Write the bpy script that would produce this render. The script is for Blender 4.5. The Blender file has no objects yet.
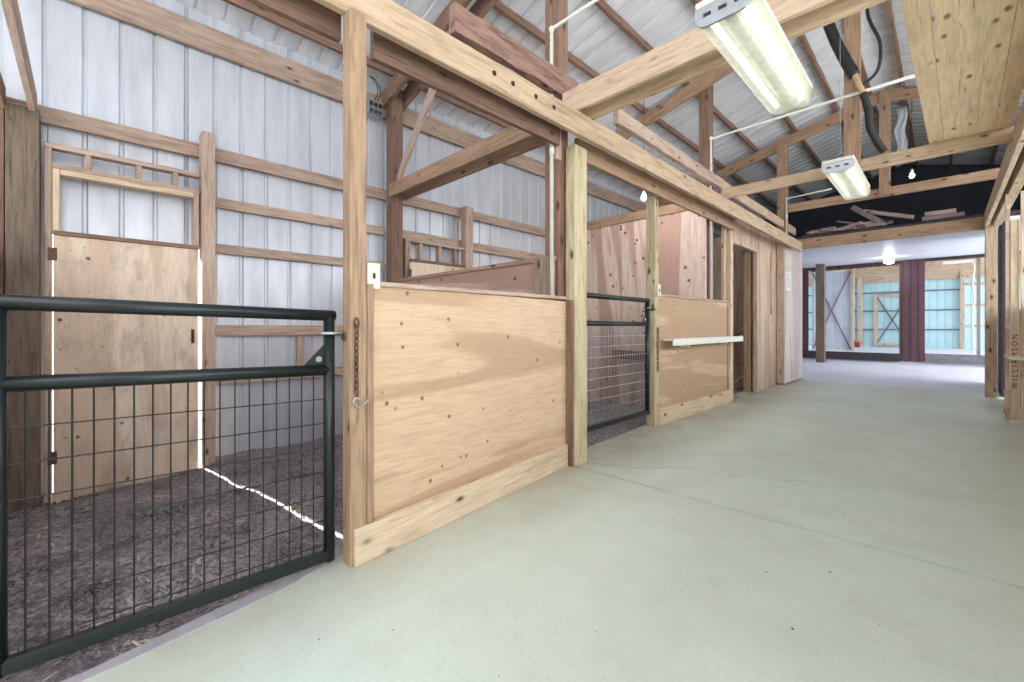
import bpy, bmesh, math, random
from mathutils import Vector, Matrix, noise
random.seed(7)
S = bpy.context.scene
COL = S.collection
PI = math.pi

# ------------------------------------------------------------------ materials
def srgb(r, g, b):
    f = lambda c: (c/255/12.92) if c/255 <= .04045 else ((c/255+.055)/1.055)**2.4
    return (f(r), f(g), f(b), 1.0)

class NT:
    def __init__(s, name):
        s.m = bpy.data.materials.new(name); s.m.use_nodes = True
        s.t = s.m.node_tree; s.t.nodes.clear()
        s.out = s.n('ShaderNodeOutputMaterial'); s.b = s.n('ShaderNodeBsdfPrincipled')
        s.l(s.b.outputs[0], s.out.inputs[0])
    def n(s, k, **p):
        o = s.t.nodes.new(k)
        for a, v in p.items(): setattr(o, a, v)
        return o
    def l(s, a, b): s.t.links.new(a, b)
    def coords(s, scale=(1, 1, 1), kind='Object', rnd=False):
        tc = s.n('ShaderNodeTexCoord'); mp = s.n('ShaderNodeMapping')
        s.l(tc.outputs[kind], mp.inputs[0]); mp.inputs['Scale'].default_value = scale
        if rnd:
            oi = s.n('ShaderNodeObjectInfo'); cb = s.n('ShaderNodeCombineXYZ')
            ml = s.n('ShaderNodeMath', operation='MULTIPLY'); ml.inputs[1].default_value = 37.0
            s.l(oi.outputs['Random'], ml.inputs[0])
            for i in range(3): s.l(ml.outputs[0], cb.inputs[i])
            s.l(cb.outputs[0], mp.inputs['Location'])
        return mp.outputs[0]
    def noise(s, vec, scale, detail=4, rough=.55, dist=0):
        o = s.n('ShaderNodeTexNoise'); s.l(vec, o.inputs['Vector'])
        o.inputs['Scale'].default_value = scale; o.inputs['Detail'].default_value = detail
        o.inputs['Roughness'].default_value = rough; o.inputs['Distortion'].default_value = dist
        return o.outputs[0]
    def voro(s, vec, scale, rnd=1.0):
        o = s.n('ShaderNodeTexVoronoi'); s.l(vec, o.inputs['Vector']); o.inputs['Scale'].default_value = scale
        o.inputs['Randomness'].default_value = rnd
        return o.outputs['Distance']
    def ramp(s, fac, stops, interp='LINEAR'):
        o = s.n('ShaderNodeValToRGB'); e = o.color_ramp.elements; o.color_ramp.interpolation = interp
        while len(e) < len(stops): e.new(.5)
        for el, (p, c) in zip(e, stops):
            el.position = p; el.color = c if isinstance(c, tuple) else (c, c, c, 1)
        s.l(fac, o.inputs[0]); return o.outputs[0]
    def mix(s, fac, a, b, mode='MIX'):
        o = s.n('ShaderNodeMix', data_type='RGBA', blend_type=mode)
        for sock, v in ((o.inputs[0], fac), (o.inputs[6], a), (o.inputs[7], b)):
            if hasattr(v, 'node'): s.l(v, sock)
            else: sock.default_value = v
        return o.outputs[2]
    def val(s, col, lo=.85, hi=1.15):
        oi = s.n('ShaderNodeObjectInfo'); mr = s.n('ShaderNodeMapRange')
        mr.inputs[3].default_value = lo; mr.inputs[4].default_value = hi
        s.l(oi.outputs['Random'], mr.inputs[0])
        h = s.n('ShaderNodeHueSaturation'); s.l(mr.outputs[0], h.inputs['Value']); s.l(col, h.inputs['Color'])
        return h.outputs[0]
    def bump(s, h, st=.2, d=.005):
        o = s.n('ShaderNodeBump'); o.inputs['Strength'].default_value = st; o.inputs['Distance'].default_value = d
        s.l(h, o.inputs['Height']); s.l(o.outputs[0], s.b.inputs['Normal'])
    def color(s, c): 
        if hasattr(c, 'node'): s.l(c, s.b.inputs['Base Color'])
        else: s.b.inputs['Base Color'].default_value = c
    def rough(s, r):
        if hasattr(r, 'node'): s.l(r, s.b.inputs['Roughness'])
        else: s.b.inputs['Roughness'].default_value = r

def wood(name, light, dark, knots=.13, rough=.75, vary=(.86, 1.14), grain=1.0, spot=(60, 40, 28)):
    k = NT(name)
    v = k.coords((1.3, 16*grain, 16*grain), rnd=True)
    g = k.noise(v, 2.2, 6, .6, .6)
    v2 = k.coords((3, 90, 90), rnd=True); g2 = k.noise(v2, 2, 3, .6)
    c = k.ramp(g, [(.28, srgb(*dark)), (.52, srgb(*light)), (.8, tuple(min(1, x*1.12) for x in srgb(*light)[:3])+(1,))])
    c = k.mix(k.ramp(g2, [(.3, .5), (.6, 0.0)]), c, srgb(*dark))
    v3 = k.coords((3.6, 8, 8), rnd=True); d = k.voro(v3, 1.0)
    c = k.mix(k.ramp(d, [(knots*.75, .9), (knots*1.15, .25), (knots*1.7, 0.0)]), c, srgb(*spot))
    v5 = k.coords((.8, 26, 26), rnd=True); c = k.mix(k.ramp(k.noise(v5, 2.6, 4, .65, .4), [(.62, 0.0), (.70, .75)]), c, srgb(*[int(x*.55) for x in dark]))
    v4 = k.coords((1.4, 5, 5), rnd=True)
    c = k.mix(k.ramp(k.noise(v4, 1.6, 3), [(.5, 0.0), (.75, .35)]), c, srgb(*[int(x*.72) for x in dark]))
    k.color(k.val(c, *vary)); k.rough(rough); k.bump(g2, .25, .003)
    return k.m

def plywood(name, light, dark, axis='Y', patch=1.0, spot=(70, 45, 35), vary=(.95, 1.05), rough=.7, dirt=0.0, sp=5.6, pr=.12, flat='X'):
    """a sheet of plywood with its grain along one axis, small knots and nail holes"""
    k = NT(name)
    lo, hi = (.55, 5.5)
    sc = {'X': (lo, hi, hi), 'Y': (hi, lo, hi), 'Z': (hi, hi, lo)}[axis]
    v = k.coords(sc, rnd=True)
    big = k.noise(v, .55*patch, 3, .5, 1.2)
    fine = k.noise(k.coords(tuple(x*9 for x in sc), rnd=True), 1.2, 4, .6, .4)
    wv = k.noise(v, 2.5, 5, .6, 2.0)
    c = k.ramp(big, [(.43, srgb(*dark)), (.465, srgb(*[int(a*.4+b*.6) for a, b in zip(light, dark)])), (.49, srgb(*light)), (.8, srgb(*[min(255, int(x*1.04)) for x in light]))])
    c = k.mix(k.ramp(wv, [(.35, .45), (.6, 0.0)]), c, srgb(*dark))
    c = k.mix(k.ramp(fine, [(.35, .25), (.55, 0.0)]), c, srgb(*[int(x*.8) for x in dark]))
    fc = {'X': (0, 1, 1), 'Y': (1, 0, 1)}[flat]; d = k.voro(k.coords(fc, rnd=False), sp)
    c = k.mix(k.ramp(d, [(pr*.6, .9), (pr, 0.0)]), c, srgb(*spot))
    if dirt:
        dn = k.noise(k.coords((2, 2, 1.1), rnd=True), 1.9, 8, .75)
        c = k.mix(k.ramp(dn, [(.5, 0.0), (.72, dirt)]), c, srgb(96, 82, 68))
        ds = k.voro(k.coords(fc), 14)
        c = k.mix(k.ramp(ds, [(.06, .7), (.09, 0.0)]), c, srgb(60, 50, 42))
    k.color(k.val(c, *vary)); k.rough(rough); k.bump(fine, .15, .002)
    return k.m

def plain(name, col, rough=.5, metal=0.0, mott=.12, scale=14, bump=0.0):
    k = NT(name)
    n = k.noise(k.coords((1, 1, 1)), scale, 5, .6)
    c = srgb(*col); d = tuple(x*(1-mott*2.2) for x in c[:3])+(1,)
    k.color(k.ramp(n, [(.3, d), (.62, c)])); k.rough(rough); k.b.inputs['Metallic'].default_value = metal
    if bump: k.bump(n, bump, .004)
    return k.m

M = {}
M['tan'] = wood('tan_pine', (206, 184, 158), (170, 142, 118))
M['beam'] = wood('yellow_pine', (202, 178, 150), (162, 134, 106), knots=.11)
M['brown'] = wood('aged_brown_wood', (142, 112, 94), (100, 74, 62), vary=(.85, 1.12))
M['rafter'] = wood('rafter_wood', (174, 144, 118), (132, 102, 80), vary=(.9, 1.1))
M['girt'] = wood('girt_pine', (192, 170, 154), (152, 124, 108), knots=.1)
M['post'] = wood('post_wood', (172, 144, 116), (122, 96, 76), vary=(.93, 1.07))
M['treated'] = wood('treated_post', (200, 188, 154), (156, 138, 108), vary=(.98, 1.02))
M['greypost'] = wood('weathered_grey_post', (156, 140, 124), (108, 94, 82), vary=(.96, 1.04))
M['dirtypost'] = wood('grimy_post', (126, 110, 94), (84, 72, 62), vary=(.98, 1.02), knots=.06)
M['red'] = wood('rough_red_timber', (158, 126, 112), (100, 74, 64), rough=.9, grain=.6)
M['plank'] = wood('clean_pine_plank', (232, 206, 170), (204, 172, 134), knots=.12, vary=(.93, 1.05), spot=(120, 80, 45))
M['kick'] = wood('kick_board_pine', (220, 200, 172), (190, 164, 134), vary=(.98, 1.02))
M['scrap'] = wood('scrap_board', (176, 154, 150), (110, 92, 92), vary=(.6, 1.25))
M['ply_tan'] = plywood('tan_plywood', (208, 180, 150), (184, 154, 124), 'Y', .8, sp=8.0, pr=.12, spot=(112, 82, 60))
M['ply_pink'] = plywood('pink_plywood', (236, 214, 200), (198, 162, 146), 'Z', .6, sp=5.6, pr=.16, flat='Y')
M['ply_part'] = plywood('partition_plywood', (190, 160, 150), (164, 130, 120), 'X', .8, flat='Y')
M['ply_door'] = plywood('dirty_plywood', (234, 214, 192), (214, 190, 166), 'Z', .7, dirt=.55, sp=6, pr=.11)
M['ply_wall'] = plywood('wall_plywood', (210, 186, 164), (184, 156, 136), 'Z', 1.2, dirt=.25)
M['ply_slide'] = plywood('whitened_plywood', (224, 212, 206), (202, 186, 180), 'Z', .9, dirt=.1)
M['galv'] = plain('galvanized_steel', (176, 180, 184), .35, .8, .1, 30)
M['white'] = plain('white_paint', (232, 232, 222), .45, 0, .05, 12)
M['pipe'] = plain('white_conduit_paint', (222, 220, 212), .4, 0, .06, 20)
M['dark'] = plain('black_rubber', (34, 33, 34), .6, 0, .1, 20)
M['rust'] = plain('rusty_steel', (108, 82, 66), .6, .6, .25, 60)
M['gate'] = plain('green_black_enamel', (36, 44, 45), .34, .3, .15, 25)
M['wire'] = plain('mesh_wire', (44, 44, 44), .42, .5, .15, 40)
M['maroon'] = plain('maroon_sheet_steel', (96, 66, 74), .4, .2, .12, 6)
M['teal'] = plain('pale_teal_sheet_steel', (190, 224, 228), .5, .0, .04, 3)
M['doorwhite'] = plain('pale_blue_door_sheet', (214, 224, 236), .5, 0, .04, 3)
M['greyplank'] = plain('grey_sill_timber', (128, 126, 130), .8, 0, .2, 12)
M['darkplank'] = plain('dark_sill_timber', (66, 58, 64), .8, 0, .2, 12)
M['ceil'] = plain('white_ceiling_sheet', (226, 226, 234), .4, 0, .05, 1.5)
M['blackwall'] = plain('tar_paper', (40, 44, 54), .8, 0, .2, 3)  # near-black stands for the unlit loft; its shade is in the colour
M['tape'] = plain('tan_tape', (196, 168, 128), .6)
M['paper'] = plain('paper', (236, 234, 228), .7, 0, .02)
M['ink'] = plain('black_ink', (34, 28, 26), .7)
M['plate'] = plain('ivory_plastic', (208, 203, 190), .4, 0, .03)
M['redcan'] = plain('red_plastic', (170, 40, 52), .4)
M['blue'] = plain('blue_plastic', (52, 72, 110), .4)

def sheet_metal(name, col):
    k = NT(name)
    n = k.noise(k.coords((1, 3, .5)), 2.2, 5, .6); n2 = k.noise(k.coords((1, 12, .8)), 3, 4, .6)
    c = srgb(*col); d = tuple(x*.80 for x in c[:3])+(1,)
    cc = k.ramp(n, [(.3, d), (.6, c)])
    cc = k.mix(k.ramp(n2, [(.62, 0.0), (.85, .35)]), cc, srgb(150, 144, 138))
    k.color(cc); k.rough(k.ramp(n, [(.3, .45), (.7, .32)])); k.b.inputs['Metallic'].default_value = .25
    return k.m
M['metal'] = sheet_metal('white_sheet_steel', (212, 217, 226))
M['roof'] = sheet_metal('white_roof_steel', (232, 234, 240)); M['roof'].node_tree.nodes['Principled BSDF'].inputs['Metallic'].default_value = .05

def concrete():
    k = NT('concrete'); v = k.coords((1, 1, 1))
    a = k.noise(v, .55, 5, .6, .4); b = k.noise(v, 3.0, 6, .65); f = k.noise(v, 55, 3, .6); sp = k.voro(v, 9)
    c = k.ramp(a, [(.3, srgb(200, 208, 196)), (.52, srgb(208, 222, 210)), (.75, srgb(214, 228, 220))])
    c = k.mix(k.ramp(b, [(.46, 0.0), (.75, .26)]), c, srgb(178, 182, 172))
    c = k.mix(k.ramp(f, [(.35, .12), (.6, 0.0)]), c, srgb(140, 136, 124))
    c = k.mix(k.ramp(sp, [(.018, .8), (.032, 0.0)]), c, srgb(84, 78, 70))
    st = k.noise(k.coords((1.4, .5, 1)), 2.4, 5, .7, 1.0)
    c = k.mix(k.ramp(st, [(.56, 0.0), (.72, .35)]), c, srgb(214, 216, 210))
    tc = k.n('ShaderNodeTexCoord'); sx = k.n('ShaderNodeSeparateXYZ'); k.l(tc.outputs['Object'], sx.inputs[0])
    mr = k.n('ShaderNodeMapRange'); k.l(sx.outputs[0], mr.inputs[0]); mr.inputs[1].default_value = -1.55; mr.inputs[2].default_value = -2.15; mr.inputs[3].default_value = 0; mr.inputs[4].default_value = 1
    mu = k.n('ShaderNodeMath', operation='MULTIPLY'); k.l(mr.outputs[0], mu.inputs[0]); k.l(k.ramp(k.noise(k.coords((1.6, 1.0, 1)), 1.7, 6, .65), [(.3, .25), (.62, .75)]), mu.inputs[1])
    c = k.mix(mu.outputs[0], c, srgb(164, 152, 132))     # bedding tracked onto the slab along the stalls
    k.color(c); k.rough(k.ramp(b, [(.3, .42), (.7, .62)])); k.bump(f, .08, .002)
    return k.m
M['concrete'] = concrete()
M['curbgrey'] = plain('pale_curb', (176, 172, 180), .7, 0, .12, 9)
M['palefloor'] = plain('pale_storage_floor', (222, 222, 230), .5, 0, .05, 2)
def dirt():
    k = NT('dirt_and_shavings'); v = k.coords((1, 1, 1))
    a = k.noise(v, 2.0, 6, .65); b = k.noise(v, 30, 6, .75); w = k.voro(v, 70); w2 = k.voro(v, 38)
    c = k.ramp(b, [(.32, srgb(66, 65, 72)), (.5, srgb(154, 150, 160)), (.64, srgb(212, 207, 212))])
    c = k.mix(k.ramp(a, [(.42, 0.0), (.68, .45)]), c, srgb(176, 168, 166))
    c = k.mix(k.ramp(w, [(.0, .0), (.55, .0), (.8, .5)]), c, srgb(30, 27, 28))
    c = k.mix(k.ramp(w2, [(.06, .6), (.12, 0.0)]), c, srgb(176, 160, 148))
    k.color(c); k.rough(.95); k.bump(b, .9, .02)
    return k.m
M['dirt'] = dirt()
k = NT('wood_shavings'); k.color(k.val(k.ramp(k.noise(k.coords((1, 1, 1)), 3.0, 2), [(.35, srgb(58, 54, 58)), (.5, srgb(140, 130, 130)), (.66, srgb(214, 200, 188))]), 1, 1)); k.rough(.9); M['shaving'] = k.m
def emis(name, col, st):
    k = NT(name); e = k.n('ShaderNodeEmission'); e.inputs[0].default_value = col; e.inputs[1].default_value = st
    k.l(e.outputs[0], k.out.inputs[0]); return k.m
M['tube'] = emis('lit_fluorescent_tube', (1.0, 1.0, .94, 1), 4.2)
M['bulb'] = emis('lit_bulb', (.92, .95, 1.0, 1), 45.0)
M['bulb_far'] = emis('lit_far_bulb', (.95, .97, 1.0, 1), 55.0)
def lens():
    k = NT('prismatic_acrylic'); tr = k.n('ShaderNodeBsdfTransparent'); tl = k.n('ShaderNodeBsdfTranslucent'); gl = k.n('ShaderNodeBsdfGlossy')
    tr.inputs[0].default_value = (.86, .87, .80, 1); tl.inputs[0].default_value = (.62, .64, .56, 1); gl.inputs['Roughness'].default_value = .25
    a = k.n('ShaderNodeMixShader'); b = k.n('ShaderNodeMixShader'); a.inputs[0].default_value = .42; b.inputs[0].default_value = .05
    n = k.noise(k.coords((1, 1, 1)), 14, 4, .6); k.l(k.ramp(n, [(.35, .52), (.7, .70)]), a.inputs[0])
    k.l(tr.outputs[0], a.inputs[1]); k.l(tl.outputs[0], a.inputs[2]); k.l(a.outputs[0], b.inputs[1]); k.l(gl.outputs[0], b.inputs[2])
    k.l(b.outputs[0], k.out.inputs[0]); return k.m
M['lens'] = lens()
def glassy():
    k = NT('clear_plastic'); k.color((.8, .84, .9, 1)); k.b.inputs['Alpha'].default_value = .45; k.rough(.15); return k.m
M['plastic'] = glassy()

# ------------------------------------------------------------------ object helpers
W = {}
def link(name, bm, mat, parent=None, mw=None, smooth=False):
    mw = mw or Matrix.Identity(4)
    me = bpy.data.meshes.new(name); bm.normal_update(); bm.to_mesh(me); bm.free()
    if smooth:
        for p in me.polygons: p.use_smooth = True
    me.materials.append(M[mat] if isinstance(mat, str) else mat)
    o = bpy.data.objects.new(name, me); COL.objects.link(o)
    if parent is not None:
        o.parent = parent; o.matrix_local = W[parent.name].inverted() @ mw
    else: o.matrix_world = mw
    W[o.name] = mw
    return o
def tag(o, label, cat, group=None, kind=None):
    o['label'] = label; o['category'] = cat
    if group: o['group'] = group
    if kind: o['kind'] = kind
    return o
def struct(o): o['kind'] = 'structure'; return o
def thing(name, label, cat, loc, group=None):
    o = bpy.data.objects.new(name, None); COL.objects.link(o); o.empty_display_size = .1
    o.location = loc; W[o.name] = Matrix.Translation(Vector(loc)); return tag(o, label, cat, group)

def frame(p0, p1, up=(0, 0, 1)):
    p0, p1 = Vector(p0), Vector(p1); x = (p1-p0).normalized(); up = Vector(up)
    if abs(x.dot(up)) > .98: up = Vector((0, 1, 0))
    y = up.cross(x).normalized(); z = x.cross(y)
    m = Matrix((x, y, z)).transposed().to_4x4(); m.translation = (p0+p1)/2
    return m, (p1-p0).length
def box_bm(bm, sx, sy, sz, c=(0, 0, 0), bev=.003):
    r = bmesh.ops.create_cube(bm, size=1)
    for v in r['verts']: v.co = Vector((v.co.x*sx, v.co.y*sy, v.co.z*sz)) + Vector(c)
    if bev:
        es = {e for v in r['verts'] for e in v.link_edges}
        bmesh.ops.bevel(bm, geom=list(es), offset=min(bev, sx*.3, sy*.3, sz*.3), segments=1, affect='EDGES', profile=.5)
def board(name, p0, p1, w, h, mat, parent=None, up=(0, 0, 1), bev=.004, rough=0.0, sag=0.0):
    """timber from p0 to p1 (centre line): w across, h along up"""
    m, L = frame(p0, p1, up); bm = bmesh.new()
    if rough or sag:
        n = max(8, int(L/.08)); rings = []
        for i in range(n+1):
            x = -L/2+L*i/n; ring = []
            for (sy, sz) in ((-1, -1), (1, -1), (1, 1), (-1, 1)):
                d = noise.noise_vector(Vector((x*5, sy*3.1, sz*2.7+L)))*rough
                ring.append(bm.verts.new((x, sy*w/2+d.y, sz*h/2+d.z - sag*(1-(2*x/L)**2))))
            rings.append(ring)
        for a, b in zip(rings, rings[1:]):
            for j in range(4): bm.faces.new((a[j], b[j], b[(j+1) % 4], a[(j+1) % 4]))
        bm.faces.new(rings[0]); bm.faces.new(rings[-1][::-1])
        bmesh.ops.recalc_face_normals(bm, faces=bm.faces)
    else: box_bm(bm, L, w, h, bev=bev)
    return link(name, bm, mat, parent, m)
def box(name, x0, x1, y0, y1, z0, z1, mat, parent=None, bev=.003):
    """axis aligned box whose local axes stay the world's (for sheets)"""
    bm = bmesh.new(); box_bm(bm, abs(x1-x0), abs(y1-y0), abs(z1-z0), bev=bev)
    return link(name, bm, mat, parent, Matrix.Translation(((x0+x1)/2, (y0+y1)/2, (z0+z1)/2)))
def lumber(name, x0, x1, y0, y1, z0, z1, mat, parent=None, **k):
    """axis aligned timber with its grain along the longest side"""
    d = (x1-x0, y1-y0, z1-z0); c = ((x0+x1)/2, (y0+y1)/2, (z0+z1)/2); a = d.index(max(d))
    if a == 0: return board(name, (x0, c[1], c[2]), (x1, c[1], c[2]), d[1], d[2], mat, parent, **k)
    if a == 1: return board(name, (c[0], y0, c[2]), (c[0], y1, c[2]), d[0], d[2], mat, parent, **k)
    return board(name, (c[0], c[1], z0), (c[0], c[1], z1), d[0], d[1], mat, parent, **k)
def sweep_bm(bm, pts, r, n=10, cap=True):
    pts = [Vector(p) for p in pts]; rings = []; prev = None
    for i, p in enumerate(pts):
        t = (pts[min(i+1, len(pts)-1)]-pts[max(i-1, 0)]).normalized()
        if prev is None: a = t.orthogonal().normalized()
        else: a = (prev-t*prev.dot(t)).normalized()
        prev = a; b = t.cross(a)
        rr = r(i/(len(pts)-1)) if callable(r) else r
        rings.append([bm.verts.new(p+(a*math.cos(2*PI*j/n)+b*math.sin(2*PI*j/n))*rr) for j in range(n)])
    for A, B in zip(rings, rings[1:]):
        for j in range(n): bm.faces.new((A[j], A[(j+1) % n], B[(j+1) % n], B[j]))
    if cap: bm.faces.new(rings[0][::-1]); bm.faces.new(rings[-1])
def tube(name, pts, r, mat, parent=None, n=12):
    bm = bmesh.new(); c = Vector(pts[0]); sweep_bm(bm, [Vector(p)-c for p in pts], r, n)
    return link(name, bm, mat, parent, Matrix.Translation(c), smooth=True)
def curve_pts(ctrl, n=8):
    P = [Vector(p) for p in ctrl]; P = [P[0]*2-P[1]]+P+[P[-1]*2-P[-2]]; out = []
    for i in range(1, len(P)-2):
        for s in range(n):
            t = s/n; a, b, c, d = P[i-1:i+3]
            out.append(.5*((2*b)+(c-a)*t+(2*a-5*b+4*c-d)*t*t+(3*b-a-3*c+d)*t**3))
    return out+[P[-2]]
def lathe(name, prof, mat, parent=None, loc=(0, 0, 0), n=20):
    bm = bmesh.new(); rings = [[bm.verts.new((max(r, .0004)*math.cos(2*PI*j/n), max(r, .0004)*math.sin(2*PI*j/n), z)) for j in range(n)] for r, z in prof]
    for A, B in zip(rings, rings[1:]):
        for j in range(n): bm.faces.new((A[j], A[(j+1) % n], B[(j+1) % n], B[j]))
    bm.faces.new(rings[0][::-1]); bm.faces.new(rings[-1])
    return link(name, bm, mat, parent, Matrix.Translation(loc), smooth=True)

# ribbed sheet steel: profile runs along u, ribs along v
def rib_profile(u0, u1, pitch=.2286, depth=.017, phase=0.0):
    pts = [(u0, 0.0)]; k = math.floor(u0/pitch)-1
    while True:
        c = k*pitch+phase; k += 1
        if c > u1: break
        for du, d in ((-.020, 0), (-.009, depth), (.009, depth), (.020, 0)):
            if u0 < c+du < u1: pts.append((c+du, d))
    pts.append((u1, 0.0)); return pts
def ribbed(bm, origin, U, V, N, u0, u1, v0, v1, **k):
    """sheet with ribs pressed towards N; 2 mm thick"""
    O, U, V, N = (Vector(a) for a in (origin, U, V, N)); pr = rib_profile(u0, u1, **k); rows = []
    for t in (0, .002):
        rows.append([[bm.verts.new(O+U*u+V*v+N*(d+t)) for v in (v0, v1)] for u, d in pr])
    for r in rows:
        for a, b in zip(r, r[1:]): bm.faces.new((a[0], b[0], b[1], a[1]))
    a, b = rows
    for i in (0, -1): bm.faces.new((a[i][0], a[i][1], b[i][1], b[i][0]))

# ------------------------------------------------------------------ camera
cam = bpy.data.cameras.new('camera'); co = bpy.data.objects.new('camera', cam); COL.objects.link(co)
co.location = (0, 0, 1.15); co.rotation_euler = (PI/2, 0, math.radians(45.2))
cam.sensor_width = 36; cam.lens = 430/1024*36; cam.shift_y = -14/1024; cam.clip_start = .05; cam.clip_end = 300
S.camera = co

# ------------------------------------------------------------------ the setting
XW = -5.10                                           # inner face of the outer wall sheet
def prism(name, poly, z0, z1, mat, parent=None):
    bm = bmesh.new(); a = [bm.verts.new((x, y, z0)) for x, y in poly]; b = [bm.verts.new((x, y, z1)) for x, y in poly]
    bm.faces.new(a[::-1]); bm.faces.new(b); n = len(poly)
    for i in range(n): bm.faces.new((a[i], a[(i+1) % n], b[(i+1) % n], b[i]))
    return link(name, bm, mat, parent)
JY = lambda x: 2.913+.0260*x                         # the saw cut across the aisle
fl = [prism('floor', [(-1.95, -5), (3.5, -5), (3.5, JY(3.5)), (-2.30, JY(-2.3)), (-2.16, .95), (-2.045, .62), (-1.975, .05)], -.25, 0, 'concrete'),
      prism('floor_slab', [(-2.30, JY(-2.3)+.028), (3.5, JY(3.5)+.028), (3.5, 6.70), (-2.52, 6.97), (-2.48, 4.75), (-2.40, 3.25)], -.25, 0, 'concrete'),
      prism('floor_slab', [(-2.52, 6.978), (3.5, 6.708), (3.5, 11.5), (-2.6, 11.0)], -.25, 0, 'concrete')]
bm = bmesh.new()
for f in [struct(o) for o in fl]: pass
struct(prism('floor_joint_bed', [(-2.5, 2.6), (3.5, 2.6), (3.5, 7.2), (-2.45, 7.2)], -.3, -.06, 'dark'))
struct(box('floor_storage', -6, 3.5, 11.0, 18.6, -.3, -.004, 'palefloor'))
struct(box('floor_tack', -5.1, -2.5, 6.4, 11.0, -.3, -.03, 'dirt'))
curb = struct(prism('floor_curb', [(-1.972, .05), (-2.042, .62), (-2.155, .945), (-2.24, .945), (-2.125, .60), (-2.075, .32), (-2.015, .0), (-1.99, -3), (-1.948, -3)], -.25, .004, 'curbgrey'))
# hairline crack wandering across the slab
bm = bmesh.new()
ctrl = [(-2.10, 3.03), (-1.98, 3.10), (-1.80, 3.16), (-1.66, 3.32), (-1.46, 3.50), (-1.22, 3.50), (-1.08, 3.62), (-.92, 3.66), (-.70, 3.86)]
pts = curve_pts([(x, y, .0006) for x, y in ctrl], 7); prev = None
for i, p in enumerate(pts):
    w = .0022*(1-.6*i/len(pts)); j = noise.noise(p*9)*.008
    a = bm.verts.new(p+Vector((-w+j, w+j, 0))); b = bm.verts.new(p+Vector((w+j, -w+j, 0)))
    if prev: bm.faces.new((prev[0], prev[1], b, a))
    prev = (a, b)
link('hairline_crack', bm, 'dark', fl[1])

# outer sheet-steel wall with open slits beside the near hatch door
bm = bmesh.new(); Ydir, Zdir = (0, 1, 0), (0, 0, 1)
def wl(y0, y1, z0, z1): ribbed(bm, (XW, 0, 0), Ydir, Zdir, (-1, 0, 0), y0, y1, z0, z1)
wl(-5, -.190, -.6, 4.26); wl(-.190, -.168, 1.90, 4.26); wl(-.168, .69, -.6, 4.26); wl(.69, .785, 1.90, 4.26); wl(.785, 19, -.6, 4.26)
struct(link('wall_left', bm, 'metal'))
# roof
RX, RZ0, RS = -.75, 4.22, .26                        # ridge, eave height at X=-5.05, slope
def roof_z(x): return RZ0+RS*((x+5.05) if x <= RX else (2*RX-x+5.05))
ca = math.atan(RS); cs, sn = math.cos(ca), math.sin(ca)
for nm, org, V, N in (('ceiling_left', (RX, 0, roof_z(RX)), (-cs, 0, -sn), (-sn, 0, cs)), ('ceiling_right', (RX, 0, roof_z(RX)), (cs, 0, -sn), (sn, 0, cs))):
    bm = bmesh.new(); ribbed(bm, org, (0, 1, 0), V, N, -5, 19, -.02, 4.62, depth=.022, phase=.07)
    struct(link(nm, bm, 'roof'))
bm = bmesh.new(); ribbed(bm, (3.62, 0, 0), Ydir, Zdir, (1, 0, 0), 10.2, 19, 2.95, 4.26); struct(link('wall_right_outer', bm, 'metal'))
M['soil'] = plain('dark_soil', (128, 120, 112), .95, 0, .2, 2)
struct(box('ground', 3.75, 30, 4.2, 9.2, -.40, -.30, 'soil'))  # unseen strip, added to cut light bouncing up to the far roof
# storage room beyond the aisle: ceiling that carries the loft, loft end with its shade put into the colour
bm = bmesh.new()
prof = [(10.66, 2.90), (18.6, 3.28)]
vs = [bm.verts.new((x, y, z+dz)) for x in (-6, 3.6) for y, z in prof for dz in (0, .05)]
bmesh.ops.convex_hull(bm, input=vs); struct(link('ceiling_storage', bm, 'ceil'))
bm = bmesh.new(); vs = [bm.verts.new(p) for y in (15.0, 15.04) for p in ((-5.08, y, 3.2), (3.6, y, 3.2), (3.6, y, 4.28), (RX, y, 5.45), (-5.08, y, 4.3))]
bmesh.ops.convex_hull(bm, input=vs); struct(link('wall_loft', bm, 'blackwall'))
struct(box('wall_storage_left', -6.1, -6, 11, 18.6, 0, 3.3, 'white'))
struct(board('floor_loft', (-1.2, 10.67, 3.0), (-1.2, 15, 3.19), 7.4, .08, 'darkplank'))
# plywood side of the tack room, around its doorway
struct(box('wall_tack_front', -2.395, -2.37, 8.50, 10.7, 0, 2.95, 'ply_wall'))
struct(box('wall_tack_front_upper', -2.395, -2.37, 7.19, 8.50, 2.49, 2.95, 'ply_wall'))
struct(box('wall_tack_side', -5.05, -2.40, 9.02, 9.05, -.03, 2.95, 'ply_wall'))
struct(box('wall_right', .70, .73, .9, 6.6, 0, 1.40, 'ply_wall'))
struct(box('wall_right_near', .70, .73, -5, -1.4, 0, 2.80, 'ply_wall'))
struct(box('wall_right_side', .70, .73, 6.6, 8.02, 0, 1.40, 'ply_wall'))
bm = bmesh.new(); ribbed(bm, (0, -5, 0), (1, 0, 0), Zdir, (0, -1, 0), -5.1, 3.6, -.6, 2.1); struct(link('wall_behind', bm, 'metal'))
struct(box('wall_right_far', .76, .79, 8.1, 10.4, 0, 1.4, 'ply_wall'))
struct(box('wall_storage_right', .66, .72, 10.7, 13.2, 0, 2.9, 'darkplank'))  # dark boards added where the gap beside the light post is only unlit

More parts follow.
